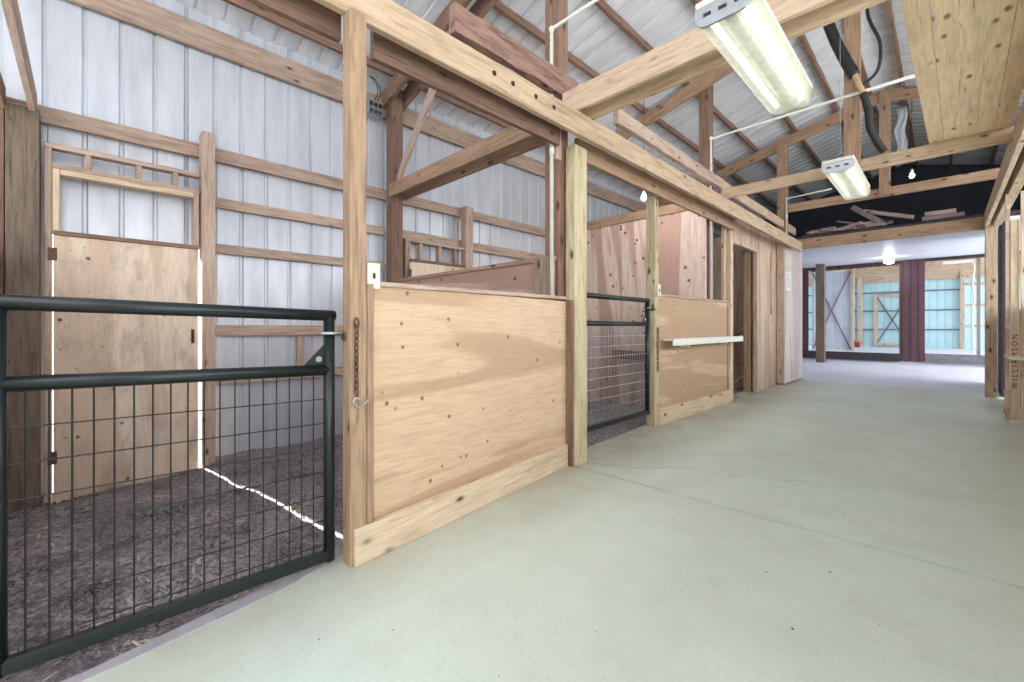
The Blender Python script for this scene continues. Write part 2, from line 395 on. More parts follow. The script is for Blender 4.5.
# ------------------------------------------------------------------ dirt
hole = Vector((-4.92, -.30))
def dz(x, y):
    z = -.13+noise.noise(Vector((x*1.3, y*1.3, 2)))*.035+noise.noise(Vector((x*5, y*5, 7)))*.016
    z -= .075*math.exp(-((x+4.95)**2/.12+(y-.25)**2/.22))
    z -= .17*math.exp(-((x-hole.x)**2/.03+(y-hole.y)**2/.05))
    z += .075*max(0, min(1, (x+2.5)/.35))
    return z
bm = bmesh.new(); nx, ny = 120, 220; g = []
for i in range(nx+1):
    row = []
    for j in range(ny+1):
        x = -5.135+3.115*i/nx; y = -1.4+7.75*j/ny
        z = dz(x, y)+noise.noise(Vector((x*22, y*22, 3)))*.010+noise.noise(Vector((x*45, y*45, 9)))*.006
        row.append(bm.verts.new((x, y, z)))
    g.append(row)
for i in range(nx):
    for j in range(ny): bm.faces.new((g[i][j], g[i+1][j], g[i+1][j+1], g[i][j+1]))
tag(link('dirt_bedding', bm, 'dirt', smooth=True), 'dark trampled dirt and shavings bedding on the stall floors', 'dirt', kind='stuff')
bm = bmesh.new(); R = random.Random(3)
for _ in range(9000):
    x = R.uniform(-4.9, -2.12); y = R.uniform(-.7, 2.6)
    if x > -2.22+.0*y and y > .9: continue
    c = Vector((x, y, dz(x, y)+.008+R.random()*.008)); a = R.uniform(0, PI); l = R.uniform(.006, .026); w = R.uniform(.0015, .005)
    u = Vector((math.cos(a), math.sin(a), R.uniform(-.45, .45)))*l; v = Vector((-math.sin(a), math.cos(a), R.uniform(-.4, .4)))*w
    q = [bm.verts.new(c+s*u+t*v) for s, t in ((-1, -1), (1, -1), (1, 1), (-1, 1))]; bm.faces.new(q)
tag(link('wood_shavings', bm, 'shaving'), 'loose wood shavings and straw scattered over the near stall dirt', 'shavings', kind='stuff')

bm = bmesh.new(); R = random.Random(5)
for _ in range(60):
    x = R.uniform(-1.9, .3); y = R.uniform(.6, 7)
    bmesh.ops.create_icosphere(bm, subdivisions=1, radius=R.uniform(.0015, .0035), matrix=Matrix.Translation((x, y, .002)) @ Matrix.Diagonal((R.uniform(.7, 2.2), R.uniform(.7, 1.6), .5, 1)))
tag(link('dirt_crumbs', bm, 'rust'), 'tiny crumbs of dirt scattered over the concrete aisle floor', 'dirt crumbs', kind='stuff')
# ------------------------------------------------------------------ posts
def post(label, x0, x1, y0, y1, z0, z1, mat, name='timber_post', **k):
    o = lumber(name, x0, x1, y0, y1, z0, z1, mat, **k); return tag(o, label, 'post')
post('grimy thick wall post standing in a dug-out hole left of the near hatch door', -5.01, -4.85, -.415, -.245, -.40, 2.80, 'dirtypost')
post('dark upright board at the left edge, left of the grimy wall post', -5.03, -4.97, -.70, -.43, -.3, 2.95, 'brown', name='wall_board')
post('slim pine post on the right of the near hatch door', -4.985, -4.84, .768, .872, -.25, 2.97, 'girt')
post('brown wall post carrying the diagonal brace', -5.01, -4.86, 2.72, 2.87, -.3, 4.16, 'brown')
post('short pine stud right of the far hatch door', -4.985, -4.87, 3.90, 4.04, -.3, 2.90, 'girt')
post('tall brown corner post between the near gate and the long plywood stall front', -2.085, -2.00, .898, .982, 0, 2.68, 'post')
post('yellow-green treated post on the left of the far gate', -2.245, -2.145, 2.862, 3.03, 0, 2.66, 'treated')
post('brown weathered square post behind the treated post, rising to the roof', -2.42, -2.27, 2.80, 2.93, -.1, 4.74, 'brown')
post('slim post the far gate latches to', -2.47, -2.36, 4.665, 4.762, 0, 2.68, 'treated')
post('pale post at the far end of the short stall front, by the doorway', -2.42, -2.315, 7.02, 7.12, 0, 2.68, 'kick')
post('grey post rising behind the tall white conduit to the roof', -2.55, -2.40, 6.40, 6.56, -.1, 4.72, 'brown')
post('brown roof post at the far end of the aisle beam', -2.33, -2.18, 9.66, 9.84, 2.9, 4.72, 'rafter')
post('wide light post at the right of the storage opening', .463, .60, 10.45, 10.58, 0, 3.01, 'tan')
post('king post above the second light fixture', -.825, -.675, 6.225, 6.29, 2.93, 5.18, 'rafter')
post('far king post behind the second light fixture', -.80, -.65, 9.68, 9.72, 3.39, 5.2, 'rafter')
post('free-standing dark stained post in the storage room', -2.99, -2.76, 17.02, 17.25, -.004, 3.20, 'dirtypost')

# ------------------------------------------------------------------ beams, ties, rafters
def beam(label, *a, name='timber_beam', cat='beam', **k): return tag(lumber(name, *a, **k), label, cat)
beam('long yellow aisle beam with a row of bolt holes', -2.09, -2.045, -1.5, 10.35, 2.68, 2.865, 'beam')
bh = S.collection.objects[-1]
for y in (1.93, 2.24, 2.55, 2.86, 2.36, 3.2): pass
bm = bmesh.new()
for y, z in ((1.87, 2.785), (2.04, 2.785), (2.27, 2.785), (2.47, 2.78)):
    r = bmesh.ops.create_cone(bm, cap_ends=True, segments=14, radius1=.018, radius2=.015, depth=.006, matrix=Matrix.Translation((-2.043, y, z)) @ Matrix.Rotation(PI/2, 4, 'Y'))
link('bolt_hole', bm, 'dark', bh)
beam('dark inner beam out past the corner post, over the near gate', -2.235, -2.195, -1.5, .94, 2.63, 2.83, 'brown')
beam('dark inner beam with a sawn end, over the long plywood stall front', -2.235, -2.195, 1.115, 2.73, 2.62, 2.82, 'brown')
beam('dark inner beam over the far gate and short stall front', -2.29, -2.25, 3.04, 7.01, 2.62, 2.80, 'rafter')
beam('upper beam lying over the ties above the tack room doorway', -2.25, -2.205, 6.40, 10.60, 3.075, 3.225, 'tan')
post('slim pale stud standing on the short stall front beside the doorway post', -2.40, -2.345, 6.86, 6.91, 1.545, 2.68, 'kick')
T = lambda *a, **k: beam(*a, name='tie_beam', **k)
T('stall tie beam reaching from the grimy wall post out over the near stall', -4.95, -2.25, -.30, -.262, 2.78, 2.94, 'girt')
T('stall tie beam in the upper left corner behind its twin', -4.95, -2.25, -.46, -.42, 2.78, 2.94, 'rafter')
T('front stall tie beam from the braced wall post to the stall front', -4.87, -2.25, 2.68, 2.718, 2.77, 2.93, 'rafter')
T('back stall tie beam behind its twin at the braced wall post', -4.87, -2.45, 2.875, 2.913, 2.77, 2.93, 'rafter')
T('front board of the double tie beam under the first light fixture', -2.20, .62, 2.76, 2.80, 2.865, 3.055, 'tan')
T('back board of the double tie beam under the first light fixture', -2.26, .62, 2.935, 2.975, 2.855, 3.045, 'beam')
T('tie beam behind the second light fixture', -2.2, .60, 6.295, 6.335, 2.93, 3.07, 'beam')
T('higher tie beam behind, across the dark loft', -2.2, .62, 9.725, 9.765, 3.385, 3.54, 'rafter')
T('header beam along the edge of the loft', -2.30, .62, 10.61, 10.65, 2.775, 2.985, 'rafter')
beam('near board of the right-hand aisle beam',   .455, .50, .5, 10.44, 2.79, 3.02, 'tan')
beam('outer board of the right-hand aisle beam', .55, .64, .5, 10.44, 2.79, 3.02, 'beam')
def rafter(y, side, label, w=.05, mat='rafter', x0=-5.08):
    a, b = (x0, RX-.02) if side < 0 else (RX+.02, 3.5)
    f = lambda x: roof_z(x)-.20
    return tag(board('rafter', (a, y, f(a)), (b, y, f(b)), w, .20, mat), label, 'rafter')
rafter(2.69, -1, 'rafter on the near side of the braced wall post', mat='brown')
rafter(2.91, -1, 'rafter on the far side of the braced wall post', mat='brown', x0=-5.05)
rafter(6.36, -1, 'left rafter behind the first light fixture')
rafter(9.75, -1, 'left rafter above the far loft tie beam')
rafter(2.91, 1, 'right rafter over the double tie beam'); rafter(6.36, 1, 'right rafter over the stored planks'); rafter(9.75, 1, 'right rafter above the far loft tie beam')
for i, (x, ln) in enumerate(((-4.74, 'purlin nearest the outer wall eave'), (-4.06, 'second purlin up from the eave'), (-3.38, 'third purlin up, crossing above the corner posts'), (-2.72, 'fourth purlin up, left of the first light fixture'),
        (-2.04, 'fifth purlin up, ending behind the first light fixture'), (-1.38, 'sixth purlin up, left of the king post'), (-.92, 'purlin along the ridge on the left slope'), (-.50, 'purlin along the ridge on the right slope'), (.10, 'second purlin down the right slope'), (.75, 'third purlin down the right slope'))):
    tag(board('purlin', (x, -4.6, roof_z(x)-.055), (x, 14.9, roof_z(x)-.055), .045, .085, 'brown', rough=.006), ln+' under the roof sheets', 'purlin')
tag(board('diagonal_brace', (-4.93, 2.80, 2.93), (-3.70, 2.80, 4.28), .04, .10, 'girt'), 'diagonal brace from the tie beam up to the rafter', 'brace')
# girts of the outer wall
G = lambda label, y0, y1, z0, z1, mat='girt': tag(lumber('wall_girt', -5.065, -5.02, y0, y1, z0, z1, mat), label, 'girt')
G('wide knotty eave girt along the top of the outer wall', -1.2, 14.9, 3.82, 4.06)
G('girt running above both hatch doors', -1.2, 6.2, 2.77, 2.90)
G('girt just under the top one, behind the near stall', .88, 2.70, 2.32, 2.42)
G('girt over the small openings of the far hatch door', 2.96, 6.2, 2.30, 2.43)
G('mid-height girt behind the near stall', .88, 2.70, 1.875, 1.968)
G('mid-height girt in the far stall', 4.06, 6.2, 1.875, 1.968)
G('girt at gate-rail height behind the near stall', .88, 2.70, 1.06, 1.168)
G('lowest girt behind the near stall', .88, 2.70, .58, .685)
tag(lumber('stud_block', -5.065, -5.02, 1.66, 1.73, .69, 1.055, 'girt'), 'short stud between the two lowest girts of the near stall', 'stud')
tag(lumber('hanging_block', -2.275, -2.235, 2.735, 2.80, 2.53, 2.90, 'tan'), 'short block hanging beside the conduit under the aisle beam', 'block')
tag(board('rough_timber', (-2.235, 1.68, 3.145), (-2.235, 2.99, 3.145), .055, .19, 'red', rough=.018), 'rough reddish timber lying over the tie beams beside the first conduit', 'timber')
tag(board('rough_timber', (-2.23, 3.62, 3.175), (-2.23, 6.38, 3.155), .06, .14, 'girt', rough=.010), 'rough pale board lying above the aisle beam past the treated post', 'timber')
# stored planks over the ties
ends = ['leftmost', 'second from left', 'middle', 'fourth from left', 'rightmost']
for i in range(5):
    w = .1195; xa = -.232+w*(i+.5); xb = -.115+.1135*(i+.5)
    tag(board('stored_plank', (xa, 1.0, 3.085), (xb, 6.42, 3.09), .1125, .026, 'plank', sag=.055), 'clean pine plank stored over the ties, %s of five' % ends[i], 'plank', 'pine planks stored over the ties')

# ------------------------------------------------------------------ hatch doors in the outer wall
def framing(label, y0, y1, ztop, zhead, zsill, cr, zb):
    t = thing('hatch_framing', label, 'frame', (-4.9, (y0+y1)/2, zb)); X0, X1 = -4.985, -4.895
    lumber('jamb', X0, X1, y0, y0+.042, zb, ztop-.04, 'girt', t)
    lumber('top_plate', X0, X1, y0, y1, ztop-.04, ztop, 'girt', t)
    lumber('lintel', X0, X1, y0+.042, y1, zhead-.04, zhead, 'girt', t)
    for c in cr: lumber('cripple_stud', X0, X1, c-.02, c+.02, zhead, ztop-.04, 'girt', t)
    if zsill:
        lumber('trimmer', X0, X1, y0+.044, y0+.085, zsill, zhead-.04, 'kick', t)
        lumber('trimmer', X0, X1, y1-.045, y1-.005, zsill, zhead-.04, 'girt', t)
        lumber('inner_lintel', X0+.01, X1+.01, y0+.087, y1-.047, zhead-.085, zhead-.042, 'kick', t)
    return t
framing('pine framing with a row of small openings around the near hatch door', -.225, .76, 2.585, 2.43, 1.90, (.02, .33, .58), -.3)
framing('pine framing with three small openings above the far hatch door', 2.93, 3.90, 2.30, 2.045, None, (2.99, 3.17, 3.47, 3.75), -.25)
def hatch(label, y0, y1, z0, z1, X):
    t = thing('hatch_door', label, 'door', (X, (y0+y1)/2, z0))
    box('panel', X-.02, X, y0, y1, z0, z1, 'ply_door', t)
    lumber('top_strip', X-.027, X+.015, y0, y1, z1+.001, z1+.035, 'brown', t)
    h = box('hinge', X-.001, X+.005, y0-.03, y0+.02, z1-.20, z1-.10, 'rust', t); box('hinge', X-.001, X+.005, y0-.03, y0+.02, z0+.3, z0+.4, 'rust', t)
    la = thing_part = box('latch_plate', X-.001, X+.005, y1-.055, y1-.03, 1.00, 1.13, 'rust', t)
    tube('latch_bolt', [(X+.009, y1-.043, 1.02), (X+.009, y1-.043, 1.11)], .006, 'dark', la)
    return t
hatch('dirty plywood hatch door in the outer wall behind the near gate', -.174, .744, -.215, 1.865, -4.865)
hatch('plywood hatch door of the far stall, its top just above the partition', 2.98, 3.88, -.2, 2.0, -4.87)

# ------------------------------------------------------------------ stall partitions
t = thing('stall_partition', 'low reddish plywood partition between the near and far stalls', 'partition', (-3.6, 2.76, -.15))
box('plywood_sheet', -4.84, -2.275, 2.745, 2.765, -.2, 1.70, 'ply_part', t); lumber('top_rail', -4.84, -2.275, 2.735, 2.785, 1.702, 1.742, 'rafter', t); lumber('end_block', -2.46, -2.29, 2.70, 2.734, 1.40, 1.74, 'greypost', t)
t = thing('stall_partition', 'tall pink plywood partition at the back of the far stall', 'partition', (-3.6, 6.33, -.15))
for a, b in ((-4.99, -3.79), (-3.787, -2.42)): box('plywood_sheet', a, b, 6.335, 6.355, -.2, 2.87, 'ply_pink', t)
lumber('top_rail', -4.99, -2.42, 6.295, 6.333, 2.87, 3.01, 'rafter', t); 
t2 = thing('feed_ledge', 'small brown wooden ledge on the pink partition, seen through the far gate', 'shelf', (-3.45, 6.25, .6))
lumber('shelf_board', -3.85, -3.2, 6.16, 6.333, .64, .68, 'rafter', t2); lumber('front_lip', -3.85, -3.2, 6.13, 6.158, .64, .78, 'brown', t2)
t = thing('stall_partition', 'low plywood partition left of the near gate', 'partition', (-3.5, -.55, -.15))
box('plywood_sheet', -4.95, -2.2, -.56, -.54, -.2, 1.70, 'ply_part', t); lumber('top_rail', -4.95, -2.2, -.575, -.525, 1.702, 1.742, 'rafter', t)

# ------------------------------------------------------------------ stall fronts facing the aisle
def sheet_between(name, a, b, z0, z1, th, mat, parent):
    """upright sheet from plan point a to b; local Y along it"""
    a, b = Vector((*a, 0)), Vector((*b, 0)); y = (b-a).normalized(); x = Vector((y.y, -y.x, 0)); L = (b-a).length
    m = Matrix((x, y, Vector((0, 0, 1)))).transposed().to_4x4(); m.translation = (a+b)/2-x*th/2+Vector((0, 0, (z0+z1)/2))
    bm = bmesh.new(); box_bm(bm, th, L, z1-z0, bev=.003); return link(name, bm, mat, parent, m)
t = thing('stall_half_wall', 'long tan plywood stall front between the near gate and the treated post', 'half wall', (-2.1, 1.9, 0))
def off(p, d): return (p[0]-d, p[1])
A, B = (-2.005, .984), (-2.215, 2.845)
sheet_between('plywood_sheet', off((-2.025, 1.022), .012), off(B, .012), .15, 1.365, .02, 'ply_tan', t)
a, b = Vector((-2.0, .915, .09)), Vector((-2.212, 2.83, .09))
board('kick_board', a, b, .04, .18, 'kick', t)
board('end_stile', (-2.018, 1.003, .18), (-2.018, 1.003, 1.365), .03, .036, 'post', t)
board('top_rail', (-2.06, .99, 1.368), (-2.25, 2.85, 1.39), .085, .026, 'girt', t)
lumber('end_board', -2.245, -2.155, 2.842, 2.859, 0, 1.37, 'brown', t)
t = thing('stall_half_wall', 'short tan plywood stall front between the far gate and the doorway', 'half wall', (-2.34, 5.9, 0))
sheet_between('plywood_sheet', (-2.372, 4.77), (-2.338, 7.015), .17, 1.515, .02, 'ply_tan', t)
board('kick_board', (-2.362, 4.765, .095), (-2.325, 7.11, .095), .04, .19, 'kick', t)
board('top_rail', (-2.40, 4.77, 1.53), (-2.362, 7.015, 1.53), .085, .026, 'girt', t)
board('end_stile', (-2.353, 6.96, .2), (-2.353, 6.96, 1.51), .03, .05, 'brown', t)
t = thing('white_rail_shelf', 'long white rail fixed across the short stall front', 'rail', (-2.28, 5.6, .93))
lumber('rail_board', -2.335, -2.225, 4.83, 7.25, .985, 1.01, 'white', t); lumber('front_face', -2.228, -2.205, 4.83, 7.25, .93, 1.012, 'white', t)
lumber('bracket', -2.35, -2.23, 5.3, 5.33, .90, .983, 'white', t); lumber('bracket', -2.35, -2.23, 6.6, 6.63, .90, .983, 'white', t)

# ------------------------------------------------------------------ gates
def gate(label, x, y0, y1, zr, zm, zb, sag, nv, latch_y, wire='wire'):
    t = thing('stall_gate', label, 'gate', (x, y1, zb)); r = .026
    P = lambda y, z: (x, y, z+sag*(1-(y-y0)/(y1-y0)))
    tube('top_rail', [P(y0-.03 if sag else y0, zr), P(y1+.025, zr)], r, 'gate', t, 16)
    tube('middle_rail', [P(y0, zm), P(y1, zm)], r*.95, 'gate', t, 16)
    bm = bmesh.new(); pa, pb = P(y0, zb), P(y1, zb); m, L = frame(pa, pb); box_bm(bm, L, .042, .05, bev=.008); link('bottom_rail', bm, 'gate', t, m)
    for y in (y0, y1): tube('stile', [(x, y, zb-.025+(sag if y == y0 else 0)), (x, y, zr-.005+(sag if y == y0 else 0))], r, 'gate', t, 16)
    bm = bmesh.new()
    for i in range(nv+1):
        y = y0+.01+(y1-y0-.03)*i/nv; sweep_bm(bm, [P(y, zb), P(y, zm)], .0030, 6)
    n = int((zm-zb)/.1)
    for i in range(n):
        z = zb+.055+(zm-zb-.08)*i/(n-1); sweep_bm(bm, [P(y0, z), P(y1, z)], .0026, 6)
    link('wire_mesh', bm, wire, t)
    bm = bmesh.new()                                  # corner gusset with its pierced hole
    q = [(y1-.025, zm+.026), (y1-.115, zm+.026), (y1-.025, zm+.12)]
    a = [bm.verts.new((x-.004, y, z)) for y, z in q]; b = [bm.verts.new((x+.004, y, z)) for y, z in q]
    bm.faces.new(a[::-1]); bm.faces.new(b)
    for i in range(3): bm.faces.new((a[i], a[(i+1) % 3], b[(i+1) % 3], b[i]))
    gs = link('gusset', bm, 'gate', t)
    bm = bmesh.new(); bmesh.ops.create_cone(bm, cap_ends=True, segments=16, radius1=.014, radius2=.014, depth=.012, matrix=Matrix.Translation((x, y1-.05, zm+.052)) @ Matrix.Rotation(PI/2, 4, 'Y'))
    link('bolt_head', bm, 'galv', gs)
    la = tube('latch', [(x+.03, y1-.05, zr-.085), (x+.03, latch_y, zr-.085)], .008, 'galv', t, 10)
    bm = bmesh.new(); box_bm(bm, .05, .05, .05, (x+.035, latch_y-.015, zr-.10), .01); box_bm(bm, .03, .03, .05, (x+.045, latch_y+.0, zr-.135), .008); box_bm(bm, .07, .06, .012, (x, y1, zr-.085), .003)
    link('latch_body', bm, 'rust', la)
    return t
gate('near dark steel stall gate with wire mesh on the far left', -2.10, -.20, .838, 1.205, .945, .05, .025, 19, .93)
gate('far dark steel stall gate beside the treated post', -2.42, 3.10, 4.60, 1.455, 1.185, .17, 0, 28, 4.70, 'galv')  # paler mesh material: the light falling on these wires is put into the colour

# ------------------------------------------------------------------ chains, boxes, conduit
def chain(label, x, y, z0, z1, hook):
    t = thing('latch_chain', label, 'chain', (x, y, z0)); bm = bmesh.new(); n = int((z1-z0)/.03)
    for i in range(n):
        z = z1-.03*i; rot = Matrix.Rotation(PI/2*(i % 2)+.35, 4, 'Z'); pts = []
        for j in range(15):
            a = 2*PI*j/14; pts.append(Vector((x, y, z)) + rot @ Vector((math.cos(a)*.010, 0, math.sin(a)*.021)))
        sweep_bm(bm, pts, .0036, 6, cap=False)
    link('links', bm, 'rust', t, smooth=True)
    bm = bmesh.new(); sweep_bm(bm, [Vector((x, y+.011*math.sin(2*PI*j/14), z1+.03+.024*math.cos(2*PI*j/14))) for j in range(15)], .0045, 8, False); link('snap', bm, 'rust', t, smooth=True)
    if hook: tube('screw_eye', curve_pts([(x+.006+.0, y+.06, z0-.005), (x+.012, y+.03, z0-.02), (x+.012, y, z0-.03), (x+.012, y-.022, z0-.01), (x+.012, y-.008, z0+.012), (x+.012, y+.012, z0)], 6), .0055, 'galv', t, 8)
chain('rusty chain hanging with a hook on the tall corner post', -1.985, .922, .80, 1.14, True)
chain('rusty chain hanging beside the far gate latch post', -2.345, 4.715, .60, 1.09, False)
def outlet(label, x, y, z, h=.12, w=.062, d=.034):
    t = thing('electrical_box', label, 'electrical box', (x, y, z))
    box('back_box', x, x+d, y-w/2, y+w/2, z-h/2, z+h/2, 'plate', t, .006); c = box('cover_plate', x+d, x+d+.005, y-w/2-.004, y+w/2+.004, z-h/2-.004, z+h/2+.004, 'plate', t)
    box('switch_toggle', x+d+.005, x+d+.014, y-.006, y+.006, z-.014, z+.014, 'dark', c)
outlet('white switch box on the tall corner post, above the long stall front', -2.045, 1.022, 1.405)
outlet('white switch box at the top left of the short stall front', -2.37, 4.72, 1.575, .13, .07)
def conduit(label, pts, r=.016):
    t = thing('conduit', label, 'conduit', pts[0]); tube('pipe', pts, r, 'pipe', t, 12)
    for p in pts[1:-1]:
        d = Vector(pts[1])-Vector(pts[0]); bm = bmesh.new(); bmesh.ops.create_uvsphere(bm, u_segments=14, v_segments=8, radius=r*1.5); link('elbow', bm, 'pipe', t, Matrix.Translation(p), smooth=True)
    mid = Vector(pts[0]).lerp(Vector(pts[1]), .55); bm = bmesh.new(); bmesh.ops.create_cone(bm, cap_ends=True, segments=14, radius1=r*1.3, radius2=r*1.3, depth=.07, matrix=Matrix.Translation(mid)); link('coupling', bm, 'pipe', t, smooth=True)
    return t
conduit('white conduit rising from the long stall front past the grey post', [(-2.26, 2.70, 1.39), (-2.26, 2.70, 3.58), (-.72, 2.70, 3.60)])
conduit('white conduit rising from the short stall front to a long run past the king post', [(-2.30, 6.20, 1.545), (-2.30, 6.20, 3.78), (-.15, 6.20, 3.80)], .019)
conduit('thin white conduit above the loft end of the aisle beam', [(-2.16, 9.62, 2.87), (-2.16, 9.62, 3.63), (-1.45, 9.62, 3.66)], .014)
t = thing('junction_box', 'grey and blue junction box high on the wall near the diagonal brace', 'junction box', (-4.92, 2.52, 3.72))
box('housing', -5.0, -4.90, 2.42, 2.62, 3.74, 3.92, 'galv', t, .01)
for j in range(3): 
    kn = box('knockout', -4.90, -4.885, 2.44+.06*j, 2.48+.06*j, 3.76, 3.80, 'blue', t, .004); box('knockout', -4.90, -4.885, 2.44+.06*j, 2.48+.06*j, 3.84, 3.89, 'dark', t, .004)
for d in (0, .035): tube('cable', curve_pts([(-4.93, 2.52+d, 3.92), (-4.90, 2.55+d, 4.05), (-4.90, 2.50+d, 4.15), (-4.92, 2.44+d, 4.20)]), .006, 'dark', t, 8)

# ------------------------------------------------------------------ lamps
def fixture(label, xc, y0, y1, zb, hang):
    t = thing('fluorescent_fixture', label, 'light fixture', (xc, (y0+y1)/2, zb)); w = .255; h = .10
    prof = [(-w/2, h), (-w/2, .055), (-w/2+.012, .022), (-w/2+.035, .004), (-w/2+.06, 0), (w/2-.06, 0), (w/2-.035, .004), (w/2-.012, .022), (w/2, .055), (w/2, h)]
    bm = bmesh.new(); A = [bm.verts.new((x, y0+.015, z)) for x, z in prof]; B = [bm.verts.new((x, y1-.015, z)) for x, z in prof]
    for i in range(len(prof)-1): bm.faces.new((A[i], A[i+1], B[i+1], B[i]))
    link('diffuser', bm, 'lens', t, Matrix.Translation((xc, 0, zb)), smooth=True)
    box('housing', xc-w/2, xc+w/2, y0, y1, zb+h, zb+h+.03, 'white', t); 
    box('ballast_cover', xc-.03, xc+.03, y0+.02, y1-.02, zb+.055, zb+h-.001, 'white', t)
    for y in (y0, y1-.012):
        bm = bmesh.new(); a = [bm.verts.new((x*1.02, y, z-.003)) for x, z in prof]; b = [bm.verts.new((x*1.02, y+.012, z-.003)) for x, z in prof]
        bm.faces.new(a[::-1]); bm.faces.new(b); n = len(prof)
        for i in range(n): bm.faces.new((a[i], a[(i+1) % n], b[(i+1) % n], b[i]))
        e = link('end_cap', bm, 'galv', t, Matrix.Translation((xc, 0, zb)))
        if y == y0:
            for dx in (-.07, 0, .07): box('knockout', xc+dx-.018, xc+dx+.018, y-.004, y+.001, zb+.045, zb+.06, 'dark', e, .001)
    for s in (-1, 1):
        tube('fluorescent_tube', [(xc+s*.07, y0+.04, zb+.048), (xc+s*.07, y1-.04, zb+.048)], .016, 'tube', t, 12)
        for y in (y0+.02, y1-.04): box('lamp_holder', xc+s*.07-.012, xc+s*.07+.012, y, y+.02, zb+.03, zb+.098, 'white', t, .001)
    for y, z in hang: tube('hanger_wire', [(xc, y, zb+h+.028), (xc, y, z)], .003, 'galv', t, 6)
fixture('large glowing fluorescent fixture hanging under the double tie beam', -.735, 2.12, 3.37, 2.60, [(2.78, 2.865), (2.955, 2.855)])
fixture('smaller-looking fluorescent fixture hanging further down the aisle at the king post', -.745, 5.25, 6.52, 2.68, [(6.315, 2.93), (5.4, 5.12)])
def bulb(label, p, mat, cord, r=.035):
    t = thing('light_bulb', label, 'light bulb', p)
    lathe('socket', [(.016, .05), (.02, .055), (.02, .10), (.012, .115)], 'white', t, p); lathe('glass', [(.005, -.042), (r*.6, -.032), (r, -.004), (r*.8, .024), (.014, .05)], mat, t, p)
    tube('cord', [(p[0], p[1], p[2]+.11), (p[0], p[1], cord)], .004, 'dark', t, 6)
M['bulb_stall'] = emis('lit_stall_bulb', (1.0, .96, .92, 1), 420.0)
bulb('bare lit bulb hanging over the pink partition in the far stall', (-2.97, 5.55, 2.96), 'bulb_stall', 4.66)
bulb('bare lit bulb hanging in the dark loft', (-.40, 10.05, 3.74), 'bulb', 5.1)
t = thing('ceiling_bulb', 'round lit bulb on the white storage room ceiling', 'light bulb', (-1.15, 16.6, 3.2))
lathe('base', [(.09, 3.16), (.09, 3.215)], 'white', t, (-1.15, 16.6, 0)); lathe('globe', [(.02, 2.98), (.10, 3.02), (.12, 3.08), (.09, 3.15), (.06, 3.165)], 'bulb_far', t, (-1.15, 16.6, 0))

# ------------------------------------------------------------------ hose, plastic and scraps in the roof
t = thing('duct_hose', 'black duct hose with a taped joint draped past the king post', 'hose', (-.8, 6.14, 4.2))
P1 = [(-1.03, 6.14, 5.0), (-.98, 6.14, 4.78), (-.90, 6.14, 4.48), (-.79, 6.14, 4.16), (-.715, 6.14, 3.98)]; P2 = [(-.715, 6.14, 3.98), (-.68, 6.12, 3.86), (-.64, 6.12, 3.74)]; P3 = [(-.64, 6.12, 3.74), (-.60, 6.14, 3.56), (-.585, 6.15, 3.36), (-.53, 6.2, 3.2), (-.47, 6.25, 3.08)]
tube('upper_hose', curve_pts(P1), .055, 'dark', t, 14); tube('taped_joint', curve_pts(P2), .03, 'tape', t, 12); tube('lower_hose', curve_pts(P3), .036, 'dark', t, 12)
tag(tube('black_cable', curve_pts([(-.62, 6.15, 5.05), (-.60, 6.15, 4.6), (-.50, 6.15, 4.25), (-.52, 6.15, 3.96), (-.66, 6.15, 3.84)]), .016, 'dark'), 'black cable looping down to the long conduit run beside the hose', 'cable')
bm = bmesh.new(); prev = None
for i in range(15):
    z = 5.05-.06*i; q = [bm.verts.new((-.62+.14*j/5+.02*math.sin(i*.7), 10.3+.02*math.sin(j*2.2+i*.6), z)) for j in range(6)]
    if prev:
        for j in range(5): bm.faces.new((prev[j], prev[j+1], q[j+1], q[j]))
    prev = q
o = link('plastic_strip', bm, 'plastic', smooth=True); md = o.modifiers.new('s', 'SOLIDIFY'); md.thickness = .002
tag(o, 'crumpled clear plastic strip hanging in the loft beside the far king post', 'plastic')
R = random.Random(11)
for i in range(26):
    x = -1.98+1.1*(i % 13)/13+R.uniform(-.05, .05); y = R.uniform(10.74, 11.1); lv = i//13; a = R.uniform(-.6, .6); l = R.uniform(.2, .5); z = 3.06+.045*lv+.012*(i % 4)
    tag(board('scrap_board', (x-l/2*math.cos(a), y-l/2*math.sin(a), z+R.uniform(-.02, .03)), (x+l/2*math.cos(a), y+l/2*math.sin(a), z+R.uniform(-.02, .07)), R.uniform(.06, .13), .05, 'scrap', rough=.006),
        'weathered scrap board in the jumbled pile on the loft edge', 'board', 'scrap boards heaped on the loft edge')
tag(board('scrap_plank', (-1.12, 10.85, 3.42), (-.40, 10.80, 3.16), .10, .07, 'scrap'), 'long scrap plank sloping down off the heap on the loft edge', 'board')
tag(board('scrap_beam', (-1.30, 10.95, 3.55), (-.86, 10.85, 3.16), .14, .09, 'scrap'), 'tilted stub of timber topping the scrap heap in the loft', 'board')
tag(board('scrap_sheet', (-1.52, 10.95, 3.30), (-1.05, 10.80, 3.12), .22, .03, 'scrap'), 'tilted scrap panel under the timber stub on the loft edge', 'board')
for i, (x0, x1, z, l) in enumerate(((-.30, .24, 3.07, 'lower'), (-.26, .14, 3.15, 'upper'))):
    tag(lumber('stacked_board', x0, x1, 10.78, 10.98, z, z+.075, 'scrap'), '%s of two short boards stacked at the right of the loft edge' % l, 'board')

